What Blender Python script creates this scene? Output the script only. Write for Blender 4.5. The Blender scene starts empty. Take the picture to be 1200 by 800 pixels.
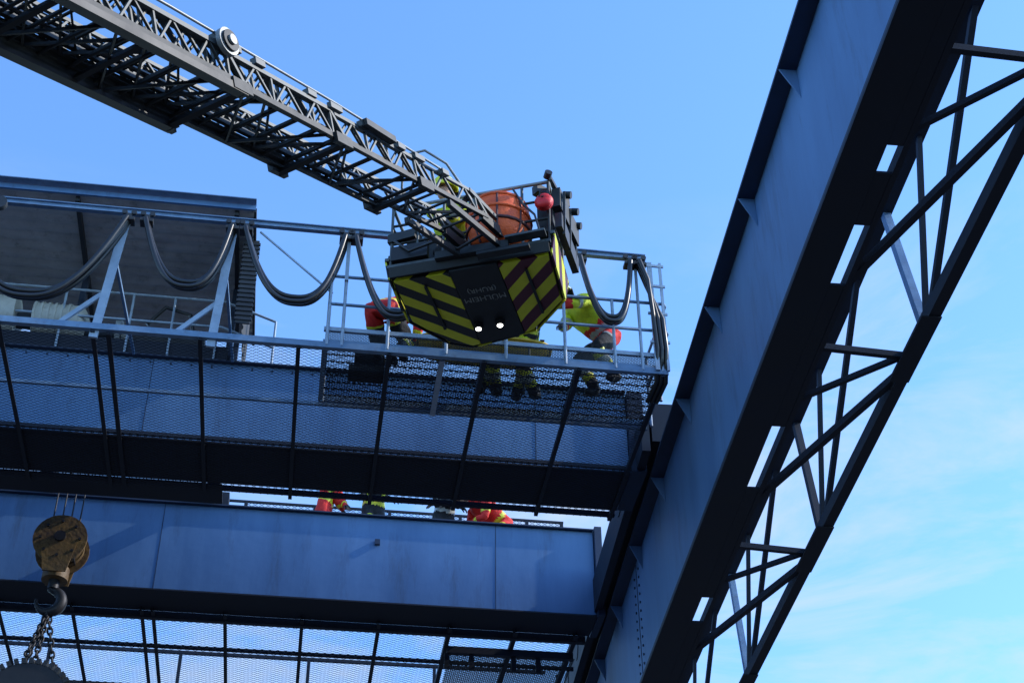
import bpy, math, random
from mathutils import Vector, Matrix, Quaternion, noise
random.seed(7)
V=Vector
scene=bpy.context.scene
# ------------------------------------------------------------------ materials
def newmat(name):
    m=bpy.data.materials.new(name); m.use_nodes=True
    nt=m.node_tree; b=nt.nodes['Principled BSDF']; return m,nt,b
MATS={}
def paint(name,c1,c2=None,rough=.5,metal=0.,scale=3.,bump=.0,streak=False,dirt=None,dirt_amt=.5,emis=None):
    m,nt,b=newmat(name); N=nt.nodes; L=nt.links
    c2=c2 or tuple(x*.75 for x in c1)
    tc=N.new('ShaderNodeTexCoord'); mp=N.new('ShaderNodeMapping')
    if streak: mp.inputs['Scale'].default_value=(1.,1.,.18)
    L.new(tc.outputs['Object'],mp.inputs[0])
    n=N.new('ShaderNodeTexNoise'); n.inputs['Scale'].default_value=scale; n.inputs['Detail'].default_value=8; n.inputs['Roughness'].default_value=.65
    L.new(mp.outputs[0],n.inputs['Vector'])
    r=N.new('ShaderNodeValToRGB'); r.color_ramp.elements[0].position=.35; r.color_ramp.elements[1].position=.68
    r.color_ramp.elements[0].color=(*c2,1); r.color_ramp.elements[1].color=(*c1,1)
    L.new(n.outputs['Fac'],r.inputs[0]); out=r.outputs[0]
    if dirt:
        n2=N.new('ShaderNodeTexNoise'); n2.inputs['Scale'].default_value=scale*2.6; n2.inputs['Detail'].default_value=10; n2.inputs['Roughness'].default_value=.75
        L.new(mp.outputs[0],n2.inputs['Vector'])
        r2=N.new('ShaderNodeValToRGB'); r2.color_ramp.elements[0].position=.54; r2.color_ramp.elements[1].position=.72
        r2.color_ramp.elements[0].color=(0,0,0,1); r2.color_ramp.elements[1].color=(dirt_amt,)*3+(1,)
        L.new(n2.outputs['Fac'],r2.inputs[0])
        mx=N.new('ShaderNodeMixRGB'); L.new(r2.outputs[0],mx.inputs[0]); L.new(out,mx.inputs[1]); mx.inputs[2].default_value=(*dirt,1)
        out=mx.outputs[0]
    L.new(out,b.inputs['Base Color'])
    b.inputs['Metallic'].default_value=metal
    rr=N.new('ShaderNodeMapRange'); rr.inputs[3].default_value=rough-.1; rr.inputs[4].default_value=min(1,rough+.15)
    L.new(n.outputs['Fac'],rr.inputs[0]); L.new(rr.outputs[0],b.inputs['Roughness'])
    if bump:
        bp=N.new('ShaderNodeBump'); bp.inputs['Strength'].default_value=bump; bp.inputs['Distance'].default_value=.02
        n3=N.new('ShaderNodeTexNoise'); n3.inputs['Scale'].default_value=scale*4; L.new(tc.outputs['Object'],n3.inputs['Vector'])
        L.new(n3.outputs['Fac'],bp.inputs['Height']); L.new(bp.outputs[0],b.inputs['Normal'])
    if emis:
        b.inputs['Emission Color'].default_value=(*emis[0],1); b.inputs['Emission Strength'].default_value=emis[1]
    MATS[name]=m; return m
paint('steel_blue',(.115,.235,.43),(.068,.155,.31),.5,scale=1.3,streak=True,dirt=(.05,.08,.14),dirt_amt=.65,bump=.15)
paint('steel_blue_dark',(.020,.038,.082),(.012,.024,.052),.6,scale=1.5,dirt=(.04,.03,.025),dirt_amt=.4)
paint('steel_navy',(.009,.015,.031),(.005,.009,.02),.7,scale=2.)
paint('rail_blue',(.18,.29,.43),(.11,.19,.31),.5,scale=5.,dirt=(.10,.07,.05),dirt_amt=.6)
paint('post_pale',(.38,.47,.57),(.26,.34,.44),.5,scale=4.,dirt=(.15,.12,.10),dirt_amt=.6)
paint('wire_dark',(.03,.042,.07),(.02,.028,.05),.6)
paint('wire_net',(.22,.27,.35),(.15,.19,.26),.6)
paint('grating',(.028,.036,.048),(.017,.023,.031),.7)
paint('rubber',(.018,.018,.02),(.012,.012,.014),.32,scale=8)
paint('roof_sheet',(.60,.585,.55),(.42,.41,.39),.7,scale=2.5,dirt=(.16,.15,.13),dirt_amt=.7)
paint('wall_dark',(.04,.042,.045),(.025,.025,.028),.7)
paint('cream',(.55,.54,.48),(.42,.41,.36),.5,scale=5,dirt=(.15,.12,.09),dirt_amt=.6)
paint('alu',(.105,.118,.118),(.05,.058,.058),.45,metal=.1,scale=6,dirt=(.02,.02,.02),dirt_amt=.6)
paint('alu_dark',(.022,.026,.027),(.011,.013,.014),.55,scale=5,dirt=(.01,.01,.01),dirt_amt=.6)
paint('alu_light',(.36,.38,.38),(.22,.235,.235),.4,metal=.2,scale=6)
paint('black',(.012,.012,.014),(.008,.008,.01),.5)
paint('hook_paint',(.20,.115,.028),(.085,.05,.024),.6,scale=5,dirt=(.03,.022,.018),dirt_amt=.95,bump=.3)
paint('chain',(.045,.045,.05),(.025,.025,.03),.5,metal=.6)
paint('orange',(.88,.13,.015),(.65,.075,.012),.55,scale=8,bump=.3)
paint('red_bag',(.80,.02,.02),(.6,.012,.014),.5)
paint('brown_strap',(.10,.02,.02),(.06,.015,.015),.6)
paint('hivis',(.80,.86,.03),(.62,.70,.02),.7,scale=14,bump=.4)
paint('red_cloth',(.85,.035,.025),(.62,.018,.015),.75,scale=14,bump=.4)
paint('dark_cloth',(.016,.018,.024),(.010,.011,.015),.8,scale=14,bump=.4)
paint('reflect',(.52,.54,.50),(.40,.42,.40),.4,scale=20)
paint('yellow_strip',(.85,.84,.04),(.68,.66,.03),.5,scale=20)
paint('skin',(.50,.29,.20),(.42,.23,.16),.5,scale=20)
paint('glove',(.03,.03,.035),(.02,.02,.022),.7,scale=20)
paint('helmet_white',(.75,.76,.74),(.62,.63,.62),.3,scale=10)
paint('helmet_red',(.65,.02,.02),(.5,.015,.015),.3,scale=10)
paint('helmet_dark',(.03,.032,.036),(.02,.02,.024),.3,scale=10)
paint('stretcher_yellow',(.80,.55,.04),(.62,.40,.03),.5,scale=8)
paint('lamp_lit',(.9,.9,.9),(.9,.9,.9),.3,emis=((1.,.98,.92),8.))
paint('ground_concrete',(.042,.042,.042),(.03,.03,.031),.9,scale=.6,bump=.3,dirt=(.02,.02,.02),dirt_amt=.6)
paint('truck_red',(.45,.02,.015),(.38,.015,.012),.3)
paint('lettering',(.34,.35,.30),(.25,.26,.22),.5,scale=10)
def chevron(name,ca,cb,off=0.):
    m,nt,b=newmat(name); N=nt.nodes; L=nt.links
    tc=N.new('ShaderNodeTexCoord'); s=N.new('ShaderNodeSeparateXYZ'); L.new(tc.outputs['Object'],s.inputs[0])
    ab=N.new('ShaderNodeMath'); ab.operation='ABSOLUTE'; L.new(s.outputs[0],ab.inputs[0])
    ad=N.new('ShaderNodeMath'); ad.operation='ADD'; L.new(ab.outputs[0],ad.inputs[0]); L.new(s.outputs[1],ad.inputs[1])
    ad2=N.new('ShaderNodeMath'); ad2.operation='ADD'; L.new(ad.outputs[0],ad2.inputs[0]); L.new(s.outputs[2],ad2.inputs[1])
    mu=N.new('ShaderNodeMath'); mu.operation='MULTIPLY_ADD'; mu.inputs[1].default_value=2.5; mu.inputs[2].default_value=off; L.new(ad2.outputs[0],mu.inputs[0])
    fr=N.new('ShaderNodeMath'); fr.operation='FRACT'; L.new(mu.outputs[0],fr.inputs[0])
    gt=N.new('ShaderNodeMath'); gt.operation='GREATER_THAN'; gt.inputs[1].default_value=.5; L.new(fr.outputs[0],gt.inputs[0])
    n=N.new('ShaderNodeTexNoise'); n.inputs['Scale'].default_value=7; n.inputs['Detail'].default_value=8
    L.new(tc.outputs['Object'],n.inputs['Vector'])
    mx=N.new('ShaderNodeMixRGB'); L.new(gt.outputs[0],mx.inputs[0]); mx.inputs[1].default_value=(*ca,1); mx.inputs[2].default_value=(*cb,1)
    mm=N.new('ShaderNodeMixRGB'); mm.blend_type='MULTIPLY'; mm.inputs[0].default_value=.22; L.new(mx.outputs[0],mm.inputs[1]); L.new(n.outputs['Fac'],mm.inputs[2])
    L.new(mm.outputs[0],b.inputs['Base Color']); b.inputs['Roughness'].default_value=.45
    MATS[name]=m
chevron('chev_black',(.92,.90,.03),(.02,.02,.022))
chevron('chev_red',(.92,.90,.03),(.12,.012,.03))

# ------------------------------------------------------------------ mesh builder
class MB:
    def __init__(s): s.v=[];s.f=[];s.m=[];s.sm=[];s.mats=[]
    def mi(s,n):
        if n not in s.mats: s.mats.append(n)
        return s.mats.index(n)
    def add(s,vs,fs,mat,smooth=False):
        o=len(s.v); s.v+= [tuple(x) for x in vs]
        k=s.mi(mat)
        for f in fs: s.f.append(tuple(i+o for i in f)); s.m.append(k); s.sm.append(smooth)
    def bar(s,p1,p2,w,h,mat,up=V((0,0,1)),ext=0.):
        p1=V(p1);p2=V(p2); d=(p2-p1)
        if d.length<1e-6: return
        d.normalize(); p1=p1-d*ext; p2=p2+d*ext
        up=V(up)
        if abs(d.dot(up))>.98: up=V((0,1,0)) if abs(d.y)<.9 else V((1,0,0))
        r=d.cross(up).normalized(); q=r.cross(d).normalized()
        vs=[]
        for p in (p1,p2):
            for a,b in ((-1,-1),(1,-1),(1,1),(-1,1)): vs.append(p+r*a*w/2+q*b*h/2)
        s.add(vs,[(0,1,2,3),(7,6,5,4),(0,4,5,1),(1,5,6,2),(2,6,7,3),(3,7,4,0)],mat)
    def angle(s,p1,p2,w,t,mat,up=V((0,0,1))):
        p1=V(p1);p2=V(p2); d=(p2-p1).normalized(); up=V(up)
        if abs(d.dot(up))>.98: up=V((0,1,0))
        r=d.cross(up).normalized(); q=r.cross(d).normalized()
        s.bar(p1,p2,w,t,mat,up)
        s.bar(p1+q*(w/2+t/2)-r*(w/2-t/2),p2+q*(w/2+t/2)-r*(w/2-t/2),t,w,mat,up)
    def ibeam(s,p1,p2,w,h,t,mat,up=V((0,0,1))):
        p1=V(p1);p2=V(p2); d=(p2-p1).normalized(); up=V(up)
        if abs(d.dot(up))>.98: up=V((1,0,0))
        r=d.cross(up).normalized(); q=r.cross(d).normalized()
        s.bar(p1+q*(h/2-t/2),p2+q*(h/2-t/2),w,t,mat,up); s.bar(p1-q*(h/2-t/2),p2-q*(h/2-t/2),w,t,mat,up)
        s.bar(p1,p2,t,h-2*t,mat,up)
    def tube(s,pts,r,mat,n=8,closed=False,smooth=True,caps=True):
        pts=[V(p) for p in pts]; rings=[]; prev=None
        for i,p in enumerate(pts):
            if closed: d=pts[(i+1)%len(pts)]-pts[i-1]
            else: d=pts[min(i+1,len(pts)-1)]-pts[max(i-1,0)]
            d.normalize()
            if prev is None:
                a=V((0,0,1)) if abs(d.z)<.9 else V((1,0,0)); x=d.cross(a).normalized()
            else: x=(prev-d*prev.dot(d)).normalized()
            prev=x; y=d.cross(x); rr=r[i] if isinstance(r,(list,tuple)) else r
            rings.append([p+(x*math.cos(2*math.pi*k/n)+y*math.sin(2*math.pi*k/n))*rr for k in range(n)])
        vs=[v for ring in rings for v in ring]; fs=[]; m=len(rings)
        for i in range(m if closed else m-1):
            j=(i+1)%m
            for k in range(n): fs.append((i*n+k,i*n+(k+1)%n,j*n+(k+1)%n,j*n+k))
        s.add(vs,fs,mat,smooth)
        if caps and not closed: s.add(rings[0],[tuple(range(n))[::-1]],mat); s.add(rings[-1],[tuple(range(n))],mat)
    def cyl(s,p1,p2,r,mat,n=20,smooth=True): s.tube([p1,p2],r,mat,n,smooth=smooth)
    def slab(s,poly,nrm,t,mat):
        nrm=V(nrm).normalized(); a=[V(p) for p in poly]; b=[p+nrm*t for p in a]; n=len(a)
        s.add(a+b,[tuple(range(n))[::-1],tuple(range(n,2*n))]+[(i,(i+1)%n,(i+1)%n+n,i+n) for i in range(n)],mat)
    def ell(s,c,rad,mat,axes=None,nu=16,nv=10,vmin=-90,vmax=90):
        c=V(c); X,Y,Z=axes or (V((1,0,0)),V((0,1,0)),V((0,0,1))); vs=[];fs=[]
        for j in range(nv+1):
            ph=math.radians(vmin+(vmax-vmin)*j/nv)
            for i in range(nu):
                th=2*math.pi*i/nu
                vs.append(c+X*rad[0]*math.cos(ph)*math.cos(th)+Y*rad[1]*math.cos(ph)*math.sin(th)+Z*rad[2]*math.sin(ph))
        for j in range(nv):
            for i in range(nu): fs.append((j*nu+i,j*nu+(i+1)%nu,(j+1)*nu+(i+1)%nu,(j+1)*nu+i))
        s.add(vs,fs,mat,True)
    def net(s,o,A,la,B_,lb,sp,r,mat):
        o=V(o);A=V(A).normalized();B_=V(B_).normalized();n=A.cross(B_).normalized()
        def wire(p,q,off):
            P=o+A*p[0]+B_*p[1]+n*off; Q=o+A*q[0]+B_*q[1]+n*off
            d=(Q-P).normalized(); x=d.cross(n)
            vs=[]
            for c in (P,Q): vs+= [c+x*r,c-x*r*.5+n*r*.87,c-x*r*.5-n*r*.87]
            s.add(vs,[(0,1,4,3),(1,2,5,4),(2,0,3,5)],mat)
        k=.62
        c=-lb/k
        while c<la:
            a0=max(c,0);a1=min(c+lb/k,la)
            if a1-a0>.01: wire((a0,(a0-c)*k),(a1,(a1-c)*k),r)
            if a1-a0>.01: wire((a0,lb-(a0-c)*k),(a1,lb-(a1-c)*k),-r)
            c+=sp
    def obj(s,name,matrix=None):
        me=bpy.data.meshes.new(name); me.from_pydata(s.v,[],s.f)
        for n in s.mats: me.materials.append(MATS[n])
        me.polygons.foreach_set('material_index',s.m); me.polygons.foreach_set('use_smooth',s.sm); me.update()
        o=bpy.data.objects.new(name,me); scene.collection.objects.link(o)
        if matrix: o.matrix_world=matrix
        return o

# ------------------------------------------------------------------ frames
ang=math.radians(2.7)
U=V((math.cos(ang),math.sin(ang),0)); W=V((-math.sin(ang),math.cos(ang),0)); Z=V((0,0,1))
def B(u,w,z): return U*u+W*w+Z*z

# ------------------------------------------------------------------ ground
g=MB(); g.add([(-400,-400,0),(400,-400,0),(400,400,0),(-400,400,0)],[(0,1,2,3)],'ground_concrete'); g.obj('ground')

# ------------------------------------------------------------------ crane runway girder
def runway(name,X0,sgn,y0,y1,detail=True):
    m=MB(); x=lambda v: X0+sgn*v
    T=11.40; Bm=9.77
    def bx(xa,xb,ya,yb,za,zb,mat): m.bar(((x(xa)+x(xb))/2,ya,(za+zb)/2),((x(xa)+x(xb))/2,yb,(za+zb)/2),abs(xb-xa),zb-za,mat)
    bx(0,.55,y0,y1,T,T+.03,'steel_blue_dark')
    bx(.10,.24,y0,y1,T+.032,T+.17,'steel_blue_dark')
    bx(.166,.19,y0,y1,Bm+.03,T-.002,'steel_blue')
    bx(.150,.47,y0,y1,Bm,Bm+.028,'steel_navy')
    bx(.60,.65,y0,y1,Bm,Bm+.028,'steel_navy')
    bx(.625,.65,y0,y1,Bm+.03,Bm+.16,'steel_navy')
    slots=[(7.85,8.15),(8.75,9.5),(11.6,12.7),(15.0,15.6),(18.2,19.3),(22,23),(25.5,26.3),(4.2,5.2),(1,1.8)]
    ys=[y0]+[v for p in sorted(slots) for v in p]+[y1]
    for i in range(0,len(ys)-1,2):
        if ys[i+1]>ys[i]: bx(.472,.598,ys[i],ys[i+1],Bm+.002,Bm+.024,'steel_navy')
    y=8.6-1.62*9
    while y<y1-1:
        m.slab([(x(.164),y,T-.004),(x(.01),y,T-.004),(x(.164),y,T-.34)],(0,1,0),.012,'steel_blue')
        m.slab([(x(.192),y,T-.004),(x(.54),y,T-.004),(x(.192),y,T-.5)],(0,1,0),.012,'steel_blue')
        y+=1.62
    for ys_ in (3.4,17.15,24.,31.):
        if ys_<y1: bx(.160,.165,ys_,ys_+.02,Bm+.03,T-.02,'steel_blue_dark')
    bx(.150,.160,y0,y1,Bm+.029,Bm+.06,'steel_blue_dark')
    for ys_ in (17.0,17.3,3.25,3.55):
        z=Bm+.15
        while z<T-.1:
            m.cyl((x(.166),ys_,z),(x(.152),ys_,z),.016,'steel_blue_dark',6,False); z+=.12
    xt=1.45
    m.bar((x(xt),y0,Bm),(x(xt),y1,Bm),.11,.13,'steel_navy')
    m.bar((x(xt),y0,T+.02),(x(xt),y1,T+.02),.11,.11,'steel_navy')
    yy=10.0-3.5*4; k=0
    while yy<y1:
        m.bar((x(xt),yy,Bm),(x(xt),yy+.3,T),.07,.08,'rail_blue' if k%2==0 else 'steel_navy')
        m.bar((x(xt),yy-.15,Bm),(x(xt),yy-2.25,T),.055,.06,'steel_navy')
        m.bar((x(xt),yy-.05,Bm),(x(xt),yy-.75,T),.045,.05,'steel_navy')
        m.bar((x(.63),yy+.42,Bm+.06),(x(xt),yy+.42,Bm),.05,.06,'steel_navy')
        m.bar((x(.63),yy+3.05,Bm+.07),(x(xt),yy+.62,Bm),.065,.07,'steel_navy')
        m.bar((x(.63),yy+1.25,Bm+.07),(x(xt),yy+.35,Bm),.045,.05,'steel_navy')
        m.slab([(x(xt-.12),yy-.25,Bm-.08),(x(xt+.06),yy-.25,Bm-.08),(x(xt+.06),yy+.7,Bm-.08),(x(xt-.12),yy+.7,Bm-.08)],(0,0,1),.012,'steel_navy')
        m.bar((x(.53),yy+.3,T),(x(xt),yy+.3,T),.05,.06,'steel_navy')
        yy+=3.5; k+=1
    for yc in (-5.0,24.5):
        for xx,yo in ((.2,-.5),(.2,.5),(1.35,-.5),(1.35,.5)):
            m.ibeam((x(xx),yc+yo,0),(x(xx),yc+yo,Bm-.08),.22,.24,.02,'steel_blue')
        z=.4
        while z<Bm-1.2:
            for yo in (-.5,.5):
                m.bar((x(.2),yc+yo,z),(x(1.35),yc+yo,z+1.1),.06,.06,'steel_blue_dark')
            m.bar((x(.2),yc-.5,z),(x(.2),yc+.5,z+1.1),.06,.06,'steel_blue_dark')
            z+=1.1
        m.bar((x(.2),yc,.1),(x(1.35),yc,.1),1.6,.2,'grating')
    return m.obj(name)
runway('crane_runway_girder',3.22,1,-8,34)
runway('crane_runway_girder',-15.5,-1,-8,34)

# ------------------------------------------------------------------ crane bridge girders
ULEFT=-15.0
m=MB()
def boxB(m,u0,u1,w0,w1,z0,z1,mat):
    m.bar(B(u0,(w0+w1)/2,(z0+z1)/2),B(u1,(w0+w1)/2,(z0+z1)/2),w1-w0,z1-z0,mat)
def girder(m,w0,w1,z0,z1,u1):
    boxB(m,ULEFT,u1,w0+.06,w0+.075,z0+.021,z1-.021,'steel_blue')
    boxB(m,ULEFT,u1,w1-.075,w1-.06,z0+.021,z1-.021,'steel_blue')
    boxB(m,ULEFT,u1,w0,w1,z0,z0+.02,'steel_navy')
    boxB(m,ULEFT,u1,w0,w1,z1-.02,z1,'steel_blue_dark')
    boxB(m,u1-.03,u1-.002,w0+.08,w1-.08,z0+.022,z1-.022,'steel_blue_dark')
    for us in (-12.2,-7.4,-2.05,2.55):
        boxB(m,us,us+.008,w0+.055,w0+.059,z0+.025,z1-.025,'steel_blue_dark')
girder(m,14.86,15.72,11.40,12.60,3.68)
girder(m,18.40,19.00,11.36,12.74,3.95)
boxB(m,3.69,3.88,14.84,15.74,11.42,12.58,'steel_blue_dark')
boxB(m,3.96,4.06,18.36,19.04,11.36,12.76,'steel_blue_dark')
boxB(m,.86,.93,18.42,18.455,12.28,12.36,'steel_blue_dark')
for i in range(60):
    u=-10+i*.24
    if u<3.5: m.cyl(B(u,14.92,12.52),B(u,14.90,12.52),.012,'steel_blue_dark',6,False)
m.bar(V((3.40,14.6,11.86)),V((3.40,22.4,11.86)),.44,.54,'steel_navy')
m.bar(V((3.10,14.6,11.7)),V((3.10,22.2,11.7)),.10,.5,'steel_navy')
for yy in (15.2,16.3,20.4,21.5): m.cyl(V((3.04,yy,11.76)),V((3.18,yy,11.76)),.16,'steel_navy')
m.bar(V((-15.7,12.0,11.86)),V((-15.7,22.0,11.86)),.44,.5,'steel_blue_dark')
bridge=m.obj('crane_bridge')

# ------------------------------------------------------------------ near walkway (grid + safety mesh)
m=MB()
us=[ -14.4,-13.4,-12.4,-11.4,-10.4,-9.4,-8.4,-7.4,-6.4,-5.4,-4.4,-3.38,-2.43,-1.33,-.31,.65,1.67,2.7,3.62]
for u in us:
    m.angle(B(u,12.86,11.36),B(u,15.9,11.36),.045,.012,'steel_navy')
m.angle(B(-2.27,12.9,11.36),B(-2.27,15.9,11.36),.05,.012,'steel_navy')
for w,s_,mt in ((12.88,.075,'rail_blue'),(13.95,.04,'rail_blue'),(14.80,.045,'steel_navy'),(15.85,.06,'steel_navy')):
    m.bar(B(ULEFT,w,11.42),B(3.68,w,11.42),s_*.8,s_,mt)
m.net(B(-9,12.9,11.395),U,12.65,W,1.95,.085,.0026,'wire_dark')
m.net(B(-5,14.9,11.375),U,8.6,W,.95,.085,.0026,'wire_dark')
boxB(m,ULEFT,-1.12,15.74,16.16,11.385,11.41,'steel_navy')
m.obj('crane_walkway')

# ------------------------------------------------------------------ far walkway
m=MB()
for u in [-9.1,-8.1,-7.1,-6.1,-5.1,-4.1,-3.12,-2.05,-1.09,-.05,1.0]:
    m.angle(B(u,18.9,11.3),B(u,22.4,11.3),.05,.012,'steel_navy')
m.angle(B(-2.2,18.9,11.3),B(-2.2,22.4,11.3),.05,.012,'steel_navy')
for u in (1.98,2.9,3.75):
    m.angle(B(u,18.9,11.3),B(u,22.4,11.3),.06,.015,'steel_navy')
for w,s_ in ((19.08,.10),(20.0,.05),(21.35,.06),(22.4,.09)):
    m.bar(B(ULEFT,w,11.33),B(3.9,w,11.33),s_*.8,s_,'steel_navy')
m.net(B(-7,19.1,11.32),U,10.8,W,3.3,.11,.0030,'wire_net')
m.net(B(2.05,19.6,11.30),U,1.8,W,1.1,.055,.005,'grating')
for w in (19.50,20.75): m.bar(B(2.0,w,11.27),B(3.8,w,11.27),.09,.10,'steel_navy')
for u in (2.0,2.35,2.95,3.3): m.bar(B(u,19.5,11.0),B(u,19.5,11.21),.07,.05,'steel_navy')
for u in range(-14,5,2): m.bar(B(u+.1,22.38,11.37),B(u+.1,22.38,12.37),.05,.05,'steel_navy')
m.bar(B(ULEFT,22.38,12.4),B(3.9,22.38,12.4),.05,.05,'steel_navy')
m.obj('crane_far_walkway')
m=MB()
boxB(m,-6,3.9,19.02,20.3,12.58,12.62,'steel_navy')
for u in (-5.4,-4.3,-3.2,-2.1,-1.05,0.,1.15,2.25,3.3,3.85):
    m.bar(B(u,20.28,12.6),B(u,20.28,13.95),.05,.05,'steel_navy'); m.bar(B(u,19.02,12.54),B(u,20.3,12.54),.06,.06,'steel_navy')
for z,mt in ((13.62,'rail_blue'),(13.82,'post_pale'),(13.95,'steel_navy')): m.bar(B(-6,20.28,z),B(3.88,20.28,z),.03,.035,mt)
m.net(B(-1.05,20.30,12.7),U,4.9,Z,1.25,.1,.004,'wire_net')
for u,z in ((-.9,13.7),(2.9,13.7),(3.45,13.7)): m.bar(B(u,20.2,z-.14),B(u+.22,20.2,z-.14),.05,.3,'grating')
m.obj('crane_upper_deck')

# ------------------------------------------------------------------ maintenance platform with railing
m=MB()
for u in (-.04,.65,1.67,2.7,3.66): m.bar(B(u,12.97,11.47),B(u,13.92,11.47),.05,.05,'rail_blue')
for w in (12.93,13.96): m.bar(B(-.06,w,11.49),B(3.68,w,11.49),.06,.07,'rail_blue')
m.net(B(-.04,12.95,11.475),U,3.7,W,1.0,.056,.0045,'grating')
for i in range(1,8): m.bar(B(-.04,12.95+i*.125,11.46),B(3.66,12.95+i*.125,11.46),.006,.015,'grating')
m.bar(B(-.06,12.90,11.66),B(3.62,12.90,11.66),.035,.05,'post_pale')
m.net(B(-.04,12.91,11.5),U,3.6,Z,.15,.035,.004,'grating')
for u in (-.02,.14,.62,1.25,1.9,2.55,3.1,3.4,3.62):
    top=12.98 if u in (.14,3.4,) else 12.37
    m.tube([B(u,12.86,11.42),B(u,12.86,top)],.018,'post_pale',8)
for z in (12.37,11.98): m.tube([B(-.04,12.86,z),B(3.7,12.86,z),B(3.72,12.9,z),B(3.72,13.9,z)],.018,'rail_blue',8)
for (u,w) in ((3.72,13.9),(3.72,13.4)): m.tube([B(u,w,11.42),B(u,w,12.37)],.02,'rail_blue',8)
for (u,w) in ((-.02,13.9),(-.02,13.4)): m.tube([B(u,w,11.42),B(u,w,12.37)],.02,'rail_blue',8)
for z in (12.37,11.98): m.tube([B(-.02,12.86,z),B(-.02,13.9,z)],.02,'rail_blue',8)
m.bar(B(3.56,12.84,11.42),B(3.56,12.84,12.95),.05,.03,'post_pale')
m.bar(B(3.68,12.84,11.42),B(3.68,12.84,12.95),.03,.03,'post_pale')
for z in (11.8,12.2,12.6,12.9): m.bar(B(3.5,12.83,z),B(3.72,12.83,z),.02,.03,'post_pale')
m.bar(B(1.22,12.95,11.40),B(1.22,13.98,11.40),.06,.02,'post_pale')
m.obj('maintenance_platform')

m=MB()
m.cyl(B(.30,13.5,11.74),B(.62,13.5,11.74),.13,'grating',18)
for u in (.30,.36,.42,.48,.54,.60): m.cyl(B(u,13.5,11.74),B(u+.012,13.5,11.74),.155,'wall_dark',18)
m.bar(B(.24,13.5,11.55),B(.68,13.5,11.55),.22,.08,'wall_dark'); m.bar(B(.62,13.5,11.74),B(.78,13.5,11.74),.05,.05,'alu')
m.obj('travel_drive_motor')

# ------------------------------------------------------------------ festoon rail and posts
m=MB()
m.ibeam(B(ULEFT,12.85,13.05),B(3.52,12.85,13.02),.06,.08,.012,'rail_blue')
for u,ub in ((-2.3,-2.42),(-1.14,-1.22),(-4.6,-4.7),(-7,-7.1),(-9.5,-9.6),(-12,-12.1)):
    m.bar(B(ub,12.9,11.30),B(u,12.86,13.0),.03,.09,'post_pale',up=U)
    m.bar(B(ub-.42,12.92,11.42),B(ub,12.92,11.9),.03,.05,'post_pale',up=U)
    m.bar(B(ub+.02,12.9,12.55),B(u+.02,14.85,12.58),.03,.04,'rail_blue')
m.bar(B(.14,12.85,12.3),B(.14,12.85,13.0),.04,.06,'post_pale')
m.bar(B(-.85,12.9,12.95),B(0.0,12.95,12.2),.018,.018,'post_pale')
hang=[-3.85,-2.28,-2.08,-1.15,-1.0,.10,.22,.95,2.75,3.33,3.44]
for u in hang:
    m.bar(B(u,12.78,12.93),B(u,12.92,12.93),.05,.05,'grating')
    m.cyl(B(u-.05,12.79,12.985),B(u-.05,12.82,12.985),.03,'grating',10); m.cyl(B(u+.05,12.79,12.985),B(u+.05,12.82,12.985),.03,'grating',10)
    m.bar(B(u-.07,12.82,12.87),B(u+.07,12.82,12.87),.12,.04,'wall_dark')
m.slab([B(-3.98,12.78,12.95),B(-3.72,12.78,12.98),B(-3.78,12.78,12.45),B(-3.98,12.78,12.35)],W,.03,'post_pale')
m.cyl(B(-3.66,12.74,12.92),B(-3.66,12.8,12.92),.09,'grating',14)
m.obj('festoon_rail')
m=MB()
def loop(u0,u1,sag,z0=12.88,skew=0.):
    for k,(dw,ds,du) in enumerate(((0,0,0),(.05,.05,.012),(-.05,.10,-.01))):
        pts=[]
        for i in range(33):
            t=i/32; s_=1-abs(2*t-1)**2.6
            pts.append(B(u0+(u1-u0)*t+du+skew*s_,12.80+dw,z0-(sag+ds)*s_))
        m.tube(pts,.029,'rubber',8)
loop(-5.9,-4.05,1.2); loop(-3.85,-2.28,1.12,skew=-.1); loop(-2.08,-1.15,.82,skew=.06); loop(-1.0,.10,.90,skew=.05); loop(.22,1.0,1.0,skew=.08)
loop(2.75,3.33,.80,skew=.04)
for dw in (-.05,0,.05):
    m.tube([B(3.42,12.78+dw,12.88),B(3.50,12.78+dw,12.6),B(3.60+dw,12.8,12.1),B(3.62+dw,12.82,11.7),B(3.6+dw,12.9,11.3),B(3.56+dw,13.2,11.25)],.026,'rubber',8)
m.obj('festoon_cable')

# ------------------------------------------------------------------ hoist trolley with roof
m=MB()
n=30; w0,w1=13.62,16.3; z0,z1=13.92,13.99
prof=[]
for i in range(n*2+1):
    t=i/(n*2); prof.append((w0+(w1-w0)*t, z0+(z1-z0)*t+(.026 if i%4 in (1,2) else 0)))
ua,ub=-8.2,-1.0
vs=[];fs=[]
for (w_,z_) in prof: vs+= [B(ua,w_,z_),B(ub,w_,z_)]
for i in range(len(prof)-1): fs.append((2*i,2*i+1,2*i+3,2*i+2))
m.add(vs,fs,'roof_sheet')
m.add([v+Z*.004 for v in vs],fs,'roof_sheet')
m.bar(B(ua,13.60,13.93),B(ub+.02,13.60,13.93),.03,.07,'steel_blue'); m.bar(B(ua,13.55,13.985),B(ub+.02,13.55,13.985),.12,.012,'rail_blue')
m.bar(B(ub+.015,13.6,13.9),B(ub+.015,16.3,13.96),.03,.06,'wall_dark')
for u in (-1.2,-3.05,-4.9,-6.8): 
    m.bar(B(u,13.65,13.88),B(u,16.3,13.95),.05,.07,'wall_dark')
    m.bar(B(u,15.1,12.62),B(u,15.1,13.87),.07,.07,'steel_blue_dark'); m.bar(B(u,16.2,12.0),B(u,16.2,13.90),.07,.07,'steel_blue_dark')
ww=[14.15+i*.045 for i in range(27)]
vs=[];fs=[]
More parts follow.
